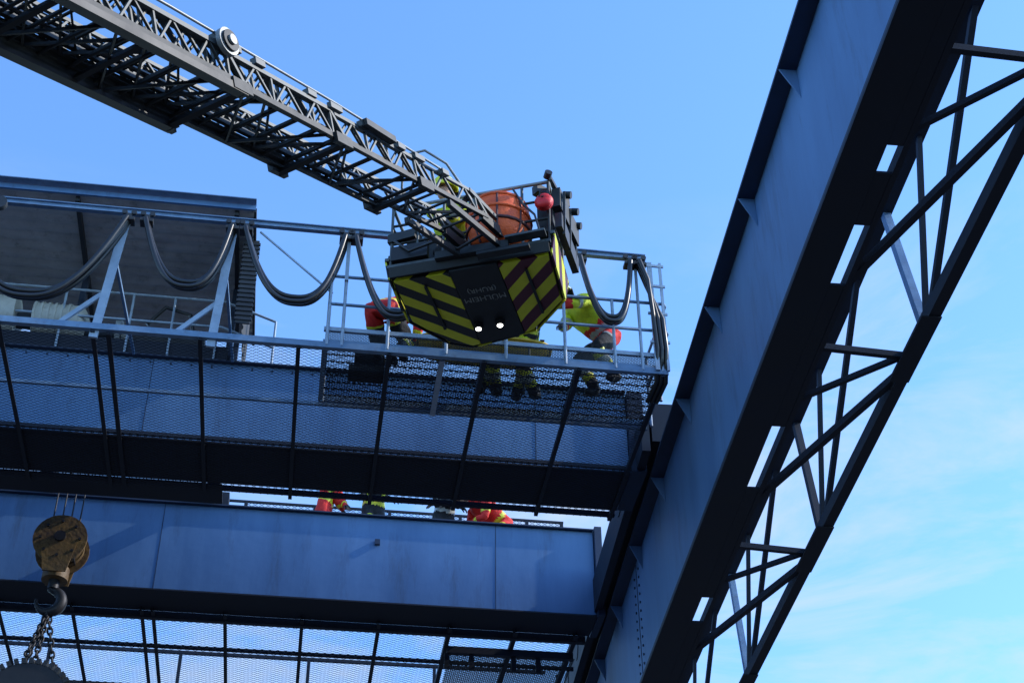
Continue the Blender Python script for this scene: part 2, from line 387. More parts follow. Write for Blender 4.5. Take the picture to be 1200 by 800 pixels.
for i,w_ in enumerate(ww):
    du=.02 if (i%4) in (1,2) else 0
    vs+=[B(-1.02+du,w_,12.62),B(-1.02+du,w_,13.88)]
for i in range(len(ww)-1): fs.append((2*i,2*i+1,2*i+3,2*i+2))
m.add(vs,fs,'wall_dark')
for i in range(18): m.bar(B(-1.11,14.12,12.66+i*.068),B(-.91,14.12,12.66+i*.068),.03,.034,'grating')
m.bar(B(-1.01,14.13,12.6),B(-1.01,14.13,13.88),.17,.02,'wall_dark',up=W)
m.bar(B(-5.5,15.0,12.72),B(-1.2,15.0,12.72),.2,.2,'steel_navy'); m.bar(B(-5.5,18.6,12.9),B(-1.2,18.6,12.9),.2,.2,'steel_navy')
for u in (-5.4,-3.6,-1.4): m.bar(B(u,15.0,12.78),B(u,18.6,12.9),.16,.2,'steel_navy')
m.cyl(B(-3.55,15.1,13.12),B(-3.02,15.1,13.12),.24,'cream',24); m.ell(B(-3.02,15.1,13.12),(.12,.23,.23),'cream',axes=(U,W,Z))
for i in range(6): m.cyl(B(-3.55+i*.08,15.1,13.12),B(-3.52+i*.08,15.1,13.12),.255,'cream',24)
m.cyl(B(-4.2,15.1,13.12),B(-3.75,15.1,13.12),.3,'cream',24); m.cyl(B(-3.75,15.1,13.12),B(-3.55,15.1,13.12),.1,'grating')
m.cyl(B(-2.56,15.1,13.02),B(-2.5,15.1,13.02),.22,'alu_light',20); m.cyl(B(-2.49,15.1,13.02),B(-2.43,15.1,13.02),.12,'cream',16)
m.cyl(B(-3.0,15.1,13.02),B(-2.56,15.1,13.02),.07,'grating',10)
m.bar(B(-2.4,15.2,12.95),B(-1.5,15.2,12.95),.35,.3,'wall_dark')
m.tube([B(-2.2,14.95,13.1),B(-2.0,14.9,13.35),B(-1.7,14.95,13.3),B(-1.6,15.1,12.9)],.025,'rubber',6)
for u in (-4.0,-3.2,-2.4,-1.9,-1.35,-.66): m.tube([B(u,14.88,12.6),B(u,14.88,13.5 if u<-.8 else 13.25)],.016,'post_pale',6)
for z in (13.5,13.1): m.tube([B(-6,14.88,z),B(-1.3,14.88,z),B(-.66,14.88,z-.25)],.017,'post_pale',6)
m.obj('hoist_trolley')

# ------------------------------------------------------------------ hook block, chain sling, load
m=MB()
hc=B(-3.1,17.2,11.22)
for du in (-.16,-.05,.06,.17): m.cyl(hc+U*du+Z*.1,hc+U*du+Z*1.9,.010,'chain',6)
for dw in (-.12,.0,.12): m.cyl(hc+W*(dw-.03)+Z*.06,hc+W*(dw+.03)+Z*.06,.27,'hook_paint',28)
for dw in (-.17,.17): m.cyl(hc+W*(dw-.012)+Z*.04,hc+W*(dw+.012)+Z*.04,.33,'hook_paint',28)
m.cyl(hc-W*.22+Z*.06,hc+W*.22+Z*.06,.07,'chain',14)
for k in range(8):
    a_=k*math.pi/4; p=hc+(U*math.cos(a_)+Z*math.sin(a_))*.24+Z*.04
    m.cyl(p-W*.20,p+W*.20,.02,'chain',6)
for dw in (-.19,.19):
    m.slab([hc+W*dw+U*.22+Z*.0,hc+W*dw-U*.22+Z*.0,hc+W*dw-U*.14-Z*.42,hc+W*dw+U*.14-Z*.42],W,.02,'hook_paint')
m.cyl(hc-Z*.30,hc-Z*.46,.16,'hook_paint',20); m.cyl(hc-Z*.44,hc-Z*.58,.07,'chain',12)
hp=[];hr=[]
for i in range(25):
    a_=math.radians(90-i*11.5); R_=.15
    hp.append(hc-Z*.74+U*(math.cos(a_)*R_-.02)+Z*math.sin(a_)*R_); hr.append(.045+.03*math.sin(math.pi*min(1,i/20))-.028*(i/24)**3)
m.tube([hc-Z*.5]+hp,[.05]+hr,'chain',10)
m.obj('crane_hook_block')
m=MB()
def chain(p,q,wire=.014,link=.10):
    p=V(p);q=V(q);d=(q-p);n=int(d.length/(link*.72));d.normalize()
    a=d.cross(V((0,1,0))).normalized(); b=d.cross(a)
    for i in range(n):
        c=p+d*(i+.5)*link*.72; x=a if i%2 else b
        pts=[]
        for k in range(10):
            t=2*math.pi*k/10; pts.append(c+d*math.cos(t)*link/2+x*math.sin(t)*link*.30)
        m.tube(pts,wire,'chain',5,closed=True)
h0=hc-Z*.90
chain(h0+Z*.03,h0-U*.13-Z*.72-W*.2); chain(h0+Z*.03,h0+U*.17-Z*.72+W*.2); chain(h0,h0-U*.02-Z*.78-W*.15); chain(h0+Z*.02,h0-U*.22-Z*.78+W*.15)
m.obj('chain_sling')
m=MB()
lc=h0-Z*1.30-U*.03
m.cyl(lc-W*.3,lc+W*.3,.5,'chain',40)
for i in range(40):
    a_=2*math.pi*i/40
    p=lc+(U*math.cos(a_)+Z*math.sin(a_))*.53
    m.bar(p-W*.31,p+W*.31,.05,.07,'grating',up=(U*math.cos(a_)+Z*math.sin(a_)))
m.cyl(lc-W*.42,lc+W*.42,.14,'grating',20)
for d_ in (-.13,.17): m.tube([lc+U*d_+Z*.45,lc+U*d_+Z*.63,lc+U*(d_+.07)+Z*.63,lc+U*(d_+.07)+Z*.45],.02,'chain',6)
m.obj('suspended_gear_drum')

# ------------------------------------------------------------------ turntable ladder
TIP=V((.79,11.08,11.56)); A0=V((-1.62,7.70,9.83))
Ld=(TIP-A0).normalized(); Nd=Ld.cross(Z).normalized(); Md=Nd.cross(Ld).normalized()
def LP(s_,n_,m_): return TIP-Ld*s_+Nd*n_+Md*m_   # s_ = distance back from tip
m=MB()
TOT=23.3
secs=[(0.1,8.0,.225,.04,.20,.03,.038),(1.3,9.2,.262,-.01,.22,.032,.04),(2.7,10.5,.30,-.055,.24,.036,.044),(4.1,TOT,.335,-.10,.27,.04,.065)]
for si,(s0,s1,hw,mo,hh,ct,cb) in enumerate(secs):
    lt='alu'
    for sd in (-1,1):
        m.bar(LP(s0,sd*hw,mo),LP(s1,sd*hw,mo),cb,cb*1.1,'alu_dark',up=Md)
        m.bar(LP(s0+.2,sd*hw,mo+hh),LP(s1,sd*hw,mo+hh),ct,ct,'alu',up=Md)
        st=.40; s_=s0+.2; k=0
        while s_<min(s1,13)-st:
            m.bar(LP(s_,sd*hw,mo),LP(s_+st/2,sd*hw,mo+hh),.016,.022,lt,up=Nd)
            m.bar(LP(s_+st/2,sd*hw,mo+hh),LP(s_+st,sd*hw,mo),.016,.022,lt,up=Nd)
            if k%2==0: m.bar(LP(s_,sd*hw,mo),LP(s_,sd*hw,mo+hh),.018,.024,lt,up=Nd)
            s_+=st;k+=1
        m.bar(LP(s0,sd*hw,mo),LP(s0+.2,sd*hw,mo+hh),.028,.032,'alu',up=Nd)
    s_=s0+.1
    while s_<min(s1,15):
        m.tube([LP(s_,-hw,mo+.015),LP(s_,hw,mo+.015)],.014,'alu_dark',6)
        s_+=.27
    s_=s0+.3;k=0
    while s_<min(s1,13):
        a,b=(-1,1) if k%2 else (1,-1)
        m.bar(LP(s_,a*hw,mo-.02),LP(s_+.54,b*hw,mo-.02),.016,.024,'alu_dark',up=Md); s_+=.54;k+=1
for s0,hw,mo,hh in ((1.3,.285,-.02,.25),(2.7,.325,-.065,.28),(4.1,.36,-.11,.31)):
    for sd in (-1,1):
        m.bar(LP(s0,sd*hw,mo-.01),LP(s0+.22,sd*hw,mo-.01),.05,.09,'alu_dark',up=Md)
        m.bar(LP(s0+.05,sd*hw,mo+hh),LP(s0+.22,sd*hw,mo+hh),.04,.05,'alu',up=Md)
    m.bar(LP(s0+.1,-hw,mo-.04),LP(s0+.1,hw,mo-.04),.05,.04,'alu_dark')
for sd in (-1,1):
    a_,b_=.38*sd,.42*sd
    m.cyl(LP(4.35,a_,.18),LP(4.35,b_,.18),.11,'alu_light',22); m.cyl(LP(4.35,b_,.18),LP(4.35,b_+.02*sd,.18),.085,'alu_dark',20); m.cyl(LP(4.35,b_+.021*sd,.18),LP(4.35,b_+.04*sd,.18),.04,'alu_light',14)
m.tube([LP(.5,.15,.12),LP(4.4,.16,.05),LP(14,.16,.02)],.022,'alu_light',8)
m.tube([LP(.5,-.13,.10),LP(5.2,-.15,.04),LP(14,-.16,.02)],.02,'rubber',8)
m.tube([LP(1.0,.28,.25),LP(2.8,.32,.27),LP(4.9,.35,.26),LP(8,.36,.22)],.012,'alu_light',6)
for s_ in (.9,1.7,2.3,3.1,3.8,4.3,5.2,5.8,6.4):
    m.bar(LP(s_,.26+.015*s_,.23),LP(s_+.12,.26+.015*s_,.23),.055,.05,'alu',up=Md)
m.bar(LP(1.9,.31,.235),LP(2.4,.33,.235),.06,.06,'alu_dark',up=Md)
for s_ in (5.2,6.0,6.8,7.6,8.4): m.bar(LP(s_,-.34,-.135),LP(s_,.34,-.135),.04,.04,'alu_dark')
m.bar(LP(4.15,-.34,-.145),LP(12,-.34,-.145),.075,.06,'black',up=Md); m.bar(LP(4.15,.34,-.145),LP(12,.34,-.145),.075,.06,'black',up=Md)
for sd in (-1,1):
    m.bar(LP(.2,sd*.21,.04),LP(-.35,sd*.21,-.10),.05,.10,'alu_dark',up=Md)
    m.bar(LP(.9,sd*.23,-.04),LP(-.2,sd*.19,-.20),.045,.06,'alu_dark',up=Md)
    m.bar(LP(.4,sd*.23,.24),LP(-.2,sd*.21,.08),.035,.045,'alu',up=Md)
m.cyl(LP(-.3,-.30,-.10),LP(-.3,.30,-.10),.045,'alu_dark',14)
base=LP(TOT,0,0)
m.cyl(V((base.x,base.y,1.36)),V((base.x,base.y,1.75)),1.1,'alu_dark',32)
hz=V((Ld.x,Ld.y,0)).normalized(); bt=V((base.x,base.y,1.76))
for sd in (-.5,.5):
    m.slab([base+Nd*sd+Ld*.6,base+Nd*sd-Ld*.1+Z*.2,bt-hz*.9+Nd*sd,bt+hz*.5+Nd*sd],Nd,.06,'alu_dark')
m.cyl(bt+hz*.5+Z*.1,LP(TOT-3,0,-.25),.11,'alu_dark',14)
lad=m.obj('turntable_ladder')
m=MB()
hx=hz; nx=V((Nd.x,Nd.y,0)).normalized(); b0=V((base.x,base.y,0))+hx*2.5
def tb(a0,a1,n0,n1,z0,z1,mat): m.bar(b0+hx*a0+nx*(n0+n1)/2+Z*(z0+z1)/2,b0+hx*a1+nx*(n0+n1)/2+Z*(z0+z1)/2,n1-n0,z1-z0,mat)
tb(-4.6,2.6,-1.2,1.2,.75,1.34,'truck_red'); tb(2.65,4.7,-1.22,1.22,.6,1.75,'truck_red'); tb(2.75,4.45,-1.15,1.15,1.752,2.55,'black'); tb(2.7,4.4,-1.18,1.18,2.552,2.7,'truck_red')
for a_ in (-3.2,-1.9,3.4):
    for sd in (-1,1): m.cyl(b0+hx*a_+nx*sd*.9+Z*.5,b0+hx*a_+nx*sd*1.23+Z*.5,.5,'rubber',26); m.cyl(b0+hx*a_+nx*sd*1.2+Z*.5,b0+hx*a_+nx*sd*1.25+Z*.5,.25,'alu',16)
for a_ in (-3.9,1.9):
    for sd in (-1,1): m.bar(b0+hx*a_+nx*sd*1.2+Z*.6,b0+hx*a_+nx*sd*2.3+Z*.5,.2,.2,'yellow_strip'); m.cyl(b0+hx*a_+nx*sd*2.2,b0+hx*a_+nx*sd*2.2+Z*.5,.12,'alu')
m.obj('ladder_truck')

# ------------------------------------------------------------------ rescue basket (local: x right, y forward, z up)
th=math.radians(-20)
BM=Matrix.Translation(V((.795,11.29,11.30)))@Matrix.Rotation(th,4,'Z')@Matrix.Scale(.875,4)
m=MB()
out=[(-.96,0),(.90,.02),(.86,.88),(.42,1.34),(-.38,1.46),(-.64,1.32),(-.98,.80)]
m.slab([V((x_,y_,.06)) for x_,y_ in out],(0,0,1),.05,'alu_dark')
m.slab([(-.93,.05,0),(-.28,.05,-.01),(-.28,1.40,-.01),(-.39,1.42,0),(-.62,1.29,0),(-.94,.79,0)],(0,0,1),.05,'chev_black')
m.slab([(.29,.05,-.01),(.87,.05,0),(.83,.87,0),(.40,1.30,0),(.29,1.33,-.01)],(0,0,1),.05,'chev_red')
m.slab([(-.27,.02,-.02),(.28,.02,-.02),(.28,1.33,-.02),(-.27,1.39,-.02)],(0,0,1),.05,'alu_dark')
for i in range(len(out)):
    a=V((*out[i],0)); b=V((*out[(i+1)%len(out)],0)); c=(a+b)/2; o_=V((c.x,c.y-.7,0)).normalized()
    mt='chev_black' if c.x<.1 else 'chev_red'; hgt=.26
    if i==0: mt='alu_dark'; hgt=.12
    m.slab([a+Z*.01+o_*.004,b+Z*.01+o_*.004,b+Z*hgt+o_*.05,a+Z*hgt+o_*.05],o_,.02,mt)
    m.bar(a+o_*.04+Z*(hgt+.02),b+o_*.04+Z*(hgt+.02),.05,.04,'alu',ext=.02)
def sub(a,b,n): return [a+(b-a)*i/n for i in range(n)]
for i in range(len(out)):
    a=V((*out[i],0)); b=V((*out[(i+1)%len(out)],0)); n=max(1,round((b-a).length/.33))
    for p in sub(a,b,n): m.tube([p+Z*.1,p+Z*1.08],.018,'alu_dark' if i else 'alu',8)
    for z_ in (1.08,.80,.52): m.tube([a+Z*z_,b+Z*z_],.022 if z_>1 else .016,'alu_light' if z_>1 else 'alu_dark' if i==0 else 'alu',8)
m.bar((.74,.30,.62),(.92,.30,.62),.36,.40,'alu_dark'); m.bar((.72,.12,1.10),(1.02,.5,1.12),.10,.12,'black'); m.bar((.97,.1,.9),(1.04,.8,.85),.10,.30,'alu_dark')
m.bar((1.00,.05,.50),(1.02,.85,.46),.08,.22,'black'); m.bar((.92,.0,1.13),(.94,.35,1.2),.05,.05,'black')
m.cyl((.90,-.03,1.10),(.94,-.10,1.12),.045,'black',14)
for x_,y_ in ((1.05,.2),(1.07,.5),(1.05,.75)): m.cyl((x_,y_,1.0),(x_+.08,y_,.98),.045,'alu_dark',12)
for y_ in (.15,.45,.75): m.bar((1.04,y_,.35),(1.06,y_,1.0),.03,.03,'alu_dark')
m.bar((-.98,.1,.3),(-1.02,.75,.3),.1,.3,'alu_dark'); m.bar((-.93,-.05,.30),(-.5,-.05,.30),.08,.20,'black')
m.bar((-1.0,.0,.60),(-.66,-.04,.60),.06,.12,'alu_dark'); m.bar((-1.08,.35,.5),(-1.08,.6,.9),.05,.2,'black')
m.bar((-.4,-.08,.14),(.45,-.08,.14),.08,.10,'alu_dark')
m.bar((.42,-.1,.20),(.88,-.1,.21),.12,.03,'alu'); m.bar((.1,-.12,.02),(.7,-.12,.02),.10,.04,'alu_dark')
m.bar((-.45,.15,.11),(-.75,.15,.9),.05,.05,'alu_dark'); m.bar((-.85,.3,.5),(-.5,.35,.5),.3,.3,'alu_dark')
for x_ in (-.20,.06):
    m.cyl((x_,1.02,-.09),(x_,1.02,-.022),.058,'black',16); m.cyl((x_,1.02,-.094),(x_,1.02,-.0905),.034,'lamp_lit',16)
for x_ in (-.6,.58): m.bar((x_,.2,-.02),(x_,1.0,-.02),.03,.03,'alu_dark')
m.tube([(-.60,-.75,1.15),(-.35,-.75,1.17),(-.15,-.55,1.1),(.05,-.2,.8),(.15,0,.5)],.016,'alu_light',8)
m.tube([(-.60,-.75,1.15),(-.62,-.7,.7),(-.6,-.4,.45)],.015,'alu',8)
m.tube([(-.9,-.08,.5),(-.7,-.14,.25),(-.4,-.15,.32),(-.1,-.2,.1),(.2,-.16,.3)],.018,'rubber',6)
m.tube([(.5,-.05,1.0),(.62,-.1,.7),(.76,-.1,.5),(.82,-.06,.2)],.014,'rubber',6)
bk=m.obj('rescue_basket',BM)
def text(body,loc,size,parent):
    c=bpy.data.curves.new('lettering','FONT'); c.body=body; c.size=size; c.align_x='CENTER'; c.align_y='CENTER'; c.extrude=.002; c.materials.append(MATS['lettering'])
    o=bpy.data.objects.new('lettering',c); scene.collection.objects.link(o); o.parent=parent
    R_=Matrix(((-1,0,0),(0,1,0),(0,0,-1))).to_4x4()
    o.matrix_local=Matrix.Translation(V(loc))@R_
text('MÜLHEIM',(.005,.56,-.024),.118,bk); text('(RUHR)',(.005,.41,-.024),.105,bk)
m=MB()
c=V((.28,.15,.60))
pts=[];rr=[]
for i in range(17):
    t=i/16; pts.append(c+V((0,0,-.42+.86*t))); rr.append(.36*max(0.01,(1-abs(2*t-1)**3))**.5+.01)
m.tube(pts,rr,'orange',24)
for i in range(8):
    a_=2*math.pi*i/8+.2; ca,sa=math.cos(a_),math.sin(a_)
    m.tube([c+V((ca*r_,sa*r_,z_)) for r_,z_ in ((.28,-.36),(.365,-.15),(.372,.1),(.33,.28))],.013,'brown_strap',6)
for z_,r_ in ((-.12,.365),(.06,.37),(.27,.33)):
    m.tube([c+V((math.cos(2*math.pi*i/24)*r_,math.sin(2*math.pi*i/24)*r_,z_)) for i in range(24)],.022,'brown_strap' if z_<.0 else 'orange',8,closed=True)
m.obj('orange_rescue_bag',BM)
m=MB()
m.ell((.86,-.04,.72),(.11,.09,.11),'red_bag'); m.ell((.87,-.09,.66),(.09,.05,.07),'red_bag'); m.tube([(.82,-.12,.74),(.85,-.14,.82),(.93,-.14,.82),(.95,-.12,.74)],.01,'black',6)
m.tube([(.77,-.04,.78),(.86,-.14,.72),(.95,-.04,.78)],.008,'black',6)
m.obj('red_equipment_pouch',BM)

# ------------------------------------------------------------------ stretcher on the platform
m=MB()
def ST(a,b,z): return B(1.0+a,13.35+b,11.80+z)
rim=[]
for i in range(28):
    t=2*math.pi*i/28; cx,sy=math.cos(t),math.sin(t)
    rim.append((.72+.75*(abs(cx)**.5)*(1 if cx>0 else -1),.22*(abs(sy)**.6)*(1 if sy>0 else -1)))
m.tube([ST(a,b,.12) for a,b in rim],.02,'stretcher_yellow',8,closed=True)
vs=[ST(a,b,.12) for a,b in rim]+[ST(.72+(a-.72)*.9,b*.75,.0) for a,b in rim]
n=28; m.add(vs,[(i,(i+1)%n,(i+1)%n+n,i+n) for i in range(n)]+[tuple(range(n,2*n))],'stretcher_yellow',True)
for a in (.2,.6,1.0,1.35): m.bar(ST(a,-.21,.14),ST(a,.21,.14),.05,.012,'black')
for a in (.25,1.2):
    for b in (-.2,.2): m.tube([ST(a,b,0),ST(a,b*1.1,-.3)],.015,'alu',6)
m.obj('rescue_stretcher')

# ------------------------------------------------------------------ firefighters
def ik(a,b,l1,l2,pole):
    d=b-a; D=min(d.length,(l1+l2)*.995); dn=d.normalized()
    x=(l1*l1-l2*l2+D*D)/(2*D); h=math.sqrt(max(0,l1*l1-x*x))
    pv=pole-dn*pole.dot(dn); pv.normalize()
    return a+dn*x+pv*h
def skin(verts,edges,rad,roots,sub=2):
    me=bpy.data.meshes.new('t'); me.from_pydata([tuple(v) for v in verts],edges,[])
    o=bpy.data.objects.new('t',me); scene.collection.objects.link(o)
    md=o.modifiers.new('s','SKIN'); md.use_smooth_shade=True
    for i,s_ in enumerate(me.skin_vertices[0].data):
        s_.radius=rad[i]; s_.use_root=(i in roots)
    ss=o.modifiers.new('u','SUBSURF'); ss.levels=sub; ss.render_levels=sub
    dg=bpy.context.evaluated_depsgraph_get(); r=bpy.data.meshes.new_from_object(o.evaluated_get(dg))
    vs=[v.co.copy() for v in r.vertices]; fs=[tuple(p.vertices) for p in r.polygons]
    bpy.data.objects.remove(o); bpy.data.meshes.remove(me); bpy.data.meshes.remove(r)
    return vs,fs
def firefighter(pelvis,fwd,lean,feet,hands,look,jacket='hivis',jacket2='red_cloth',trouser='dark_cloth',helmet='helmet_white',stripe='reflect',name='firefighter'):
    P=V(pelvis); F=V(fwd).normalized(); Lf=Z.cross(F).normalized()
    T=(Z*math.cos(lean)+F*math.sin(lean)).normalized()
    sp=P+T*.22; ch=P+T*.42; nk=P+T*.56
    hd=V(look).normalized(); up=(T+Z*.5).normalized(); headc=nk+(T*.7+hd*.5).normalized()*.19
    verts=[P,sp,ch,nk,nk+(headc-nk)*.6]; rad=[(.165,.14),(.155,.13),(.18,.14),(.075,.075),(.07,.07)]
    edges=[(0,1),(1,2),(2,3),(3,4)]
    bones=[(P,sp,'lowtorso'),(sp,ch,'torso'),(ch,nk,'torso'),(nk,headc,'neck')]
    hands_s=[]
    for sd,fo,ha in ((1,feet[0],hands[0]),(-1,feet[1],hands[1])):
        sh=P+T*.47+Lf*sd*.20; fo=V(fo); ha=V(ha)
        hip=P-T*.03+Lf*sd*.10; an=fo+Z*.09
        kn=ik(hip,an,.44,.43,F+Lf*sd*.15)
        d=an-hip
        if d.length>.865: an=hip+d.normalized()*.865
        wr=ha; 
        if (wr-sh).length>.56: wr=sh+(wr-sh).normalized()*.56
        el=ik(sh,wr,.30,.27,-F*.4+Lf*sd*.8-Z*.3)
        toe=an+F*.17+Lf*sd*.03-Z*.05
        i=len(verts)
        verts+=[sh,sh+(el-sh)*.5,el,el+(wr-el)*.6,wr]; rad+=[(.095,.095),(.078,.078),(.066,.066),(.055,.055),(.038,.038)]
        edges+=[(2,i),(i,i+1),(i+1,i+2),(i+2,i+3),(i+3,i+4)]
        j=len(verts)
        verts+=[hip,hip+(kn-hip)*.5,kn,kn+(an-kn)*.5,an,toe]; rad+=[(.115,.115),(.105,.105),(.085,.085),(.08,.08),(.062,.062),(.05,.045)]
        edges+=[(0,j),(j,j+1),(j+1,j+2),(j+2,j+3),(j+3,j+4),(j+4,j+5)]
        bones+=[(sh,el,'uarm'),(el,wr,'farm'),(hip,kn,'thigh'),(kn,an,'shin'),(an,toe,'foot')]
        hands_s.append((wr,(wr-el).normalized(),sd))
    vs,fs=skin(verts,edges,rad,{0},3)
    cen=[sum((vs[i] for i in f),V())/len(f) for f in fs]
    vs=[v+noise.noise_vector(v*9)*.016+noise.noise_vector(v*22)*.006 for v in vs]   # cloth folds
    m=MB()
    groups={}
    for f,c in zip(fs,cen):
        best=1e9
        for a,b,nm in bones:
            ab=b-a; t=max(0,min(1,(c-a).dot(ab)/ab.length_squared)); d=(c-(a+ab*t)).length
            if nm in('torso','lowtorso'): d-=.06
            if d<best: best=d;bn=nm;bt=t
        mt=jacket
        if bn=='lowtorso': mt=stripe if .45<bt<.72 else jacket2
        elif bn=='torso': mt=jacket
        elif bn=='neck': mt='dark_cloth'
        elif bn=='uarm': mt=stripe if .60<bt<.78 else jacket
        elif bn=='farm': mt=stripe if .50<bt<.68 else jacket2 if bt<.45 else jacket
        elif bn=='thigh': mt=jacket2 if bt<.32 else stripe if bt<.38 else trouser
        elif bn=='shin': mt=('yellow_strip' if .12<bt<.28 or .46<bt<.62 else 'reflect' if .28<=bt<=.46 else trouser) if bt<.72 else 'black'
        elif bn=='foot': mt='black'
        groups.setdefault(mt,[]).append(f)
    for mt,ff in groups.items():
        used={}; nv=[]; nf=[]
        for f in ff:
            q=[]
            for i in f:
                if i not in used: used[i]=len(nv); nv.append(vs[i])
                q.append(used[i])
            nf.append(tuple(q))
        m.add(nv,nf,mt,True)
    for wr,dr,sd in hands_s:
        dn=(-Z-dr*(-Z).dot(dr)); dn=dn.normalized() if dn.length>.2 else F
        lat=dr.cross(dn).normalized()
        pv=[wr-dr*.02,wr+dr*.05,wr+dr*.085]; pr=[(.03,.03),(.042,.026),(.040,.022)]
        vv,ff=skin(pv,[(0,1),(1,2)],pr,{0},1); m.add(vv,ff,'glove',True)
        fv=[];fe=[];fr=[];rt=set()
        for k,(off,ln) in enumerate(((-.033,.075),(-.011,.085),(.011,.08),(.032,.062))):
            b0_=wr+dr*.07+lat*off; i=len(fv); rt.add(i)
            fv+=[b0_,b0_+dr*.03+dn*.004,b0_+dr*(.03+ln*.4)+dn*ln*.25,b0_+dr*(.03+ln*.6)+dn*ln*.6]
            fr+=[(.010,.010),(.010,.010),(.0095,.0095),(.008,.008)]; fe+=[(i,i+1),(i+1,i+2),(i+2,i+3)]
        i=len(fv); rt.add(i); b0_=wr+dr*.02-lat*.03*sd
        fv+=[b0_,b0_+dr*.03-lat*.03*sd+dn*.01,b0_+dr*.06-lat*.035*sd+dn*.03]; fr+=[(.013,.013),(.011,.011),(.009,.009)]; fe+=[(i,i+1),(i+1,i+2)]
        vv,ff=skin(fv,fe,fr,rt,1); m.add(vv,ff,'glove',True)
    Fh=(hd-up*hd.dot(up)*.4).normalized(); Uh=(up-Fh*up.dot(Fh)).normalized(); Sh=Fh.cross(Uh)
    ax=(Fh,Sh,Uh)
    m.ell(headc,(.098,.078,.118),'skin',axes=ax); m.ell(headc-Uh*.06+Fh*.03,(.06,.055,.06),'skin',axes=ax)
    m.ell(headc+Fh*.10-Uh*.012,(.018,.012,.022),'skin',axes=ax,nu=8,nv=6)
    for s_ in (-1,1):
        m.ell(headc+Fh*.086+Sh*s_*.032+Uh*.012,(.012,.014,.008),'black',axes=ax,nu=8,nv=6); m.ell(headc+Sh*s_*.08,(.022,.01,.03),'skin',axes=ax,nu=8,nv=6)
    m.bar(headc+Fh*.09-Uh*.055-Sh*.024,headc+Fh*.09-Uh*.055+Sh*.024,.01,.008,'brown_strap')
    hc_=headc+Uh*.03-Fh*.01
    m.ell(hc_,(.145,.125,.145),helmet,axes=ax,nu=20,nv=8,vmin=0,vmax=90)
    br=[hc_+Fh*math.cos(t)*.155+Sh*math.sin(t)*.13-Uh*.004 for t in [2*math.pi*i/20 for i in range(20)]]
    m.tube(br,.012,helmet,6,closed=True); m.bar(hc_-Fh*.12,hc_+Fh*.13+Uh*.02,.02,.02,'reflect',up=Uh)
    m.slab([hc_-Fh*.13+Sh*.09,hc_-Fh*.13-Sh*.09,hc_-Fh*.11-Sh*.08-Uh*.14,hc_-Fh*.11+Sh*.08-Uh*.14],-Fh,.01,'dark_cloth')
    m.tube([headc+Sh*.075+Uh*.02,headc-Uh*.11+Fh*.04,headc-Sh*.075+Uh*.02],.006,'black',5)
    return m.obj(name)
FZ=11.50
firefighter(B(3.14,13.38,12.22),-U*.85-W*.35,math.radians(52),[B(3.22,13.28,FZ),B(3.04,13.55,FZ)],[B(2.40,12.98,12.30),B(2.52,13.0,12.02)],-U*.8-Z*.35-W*.3,jacket='hivis',jacket2='red_cloth',helmet='helmet_white')
firefighter(B(.56,13.10,12.14),U*.35+W*.9,math.radians(48),[B(.52,13.15,FZ),B(.76,13.05,FZ)],[B(.7,13.6,11.95),B(.95,13.4,11.95)],U*.5+W*.6-Z*.4,jacket='red_cloth',jacket2='red_cloth',trouser='dark_cloth',helmet='helmet_red',stripe='yellow_strip')
firefighter(B(1.78,13.62,12.12),-W+U*.1,math.radians(70),[B(1.70,13.75,FZ),B(1.92,13.75,FZ)],[B(1.55,13.32,11.95),B(1.98,13.32,11.95)],-W*.6-Z*.5,jacket='dark_cloth',jacket2='dark_cloth',helmet='helmet_dark',stripe='yellow_strip')
firefighter(B(2.22,13.70,12.15),-W-U*.2,math.radians(66),[B(2.14,13.8,FZ),B(2.38,13.75,FZ)],[B(2.0,13.35,11.95),B(2.35,13.35,11.95)],-W*.6-Z*.5,jacket='dark_cloth',jacket2='hivis',helmet='helmet_dark',stripe='yellow_strip')
DZ=12.62
firefighter(B(.12,19.6,13.48),U-W*.3,math.radians(15),[B(.05,19.5,DZ),B(.18,19.75,DZ)],[B(.5,19.4,13.4),B(.5,19.8,13.4)],U,jacket='red_cloth',jacket2='red_cloth',trouser='dark_cloth',helmet='helmet_red',stripe='yellow_strip')
firefighter(B(.86,19.6,13.48),U*.3-W,math.radians(10),[B(.78,19.6,DZ),B(.98,19.6,DZ)],[B(.6,19.35,13.6),B(1.1,19.35,13.6)],-W,jacket='dark_cloth',jacket2='dark_cloth',trouser='dark_cloth',helmet='helmet_dark',stripe='yellow_strip')
firefighter(B(1.92,19.6,13.44),-W+U*.2,math.radians(15),[B(1.82,19.6,DZ),B(2.02,19.6,DZ)],[B(1.7,19.3,13.5),B(2.15,19.3,13.5)],-W,jacket='dark_cloth',jacket2='dark_cloth',trouser='dark_cloth',helmet='helmet_dark')
firefighter(B(2.82,19.6,13.42),-U*.9-W*.4,math.radians(62),[B(2.85,19.45,DZ),B(2.95,19.75,DZ)],[B(2.3,19.4,13.3),B(2.3,19.7,13.3)],-U-Z*.3,jacket='red_cloth',jacket2='red_cloth',trouser='red_cloth',helmet='helmet_red',stripe='yellow_strip')
b3=BM.to_3x3()
def BL(x_,y_,z_): return BM@V((x_,y_,z_))
firefighter(BL(-.30,.60,.66),b3@V((-.1,-1,0)),math.radians(30),[BL(-.40,.47,.1),BL(-.18,.49,.1)],[BL(-.58,.05,.98),BL(-.14,.03,.98)],b3@V((-.3,-.9,-.2)),jacket='hivis',jacket2='dark_cloth',helmet='yellow_strip',stripe='reflect')
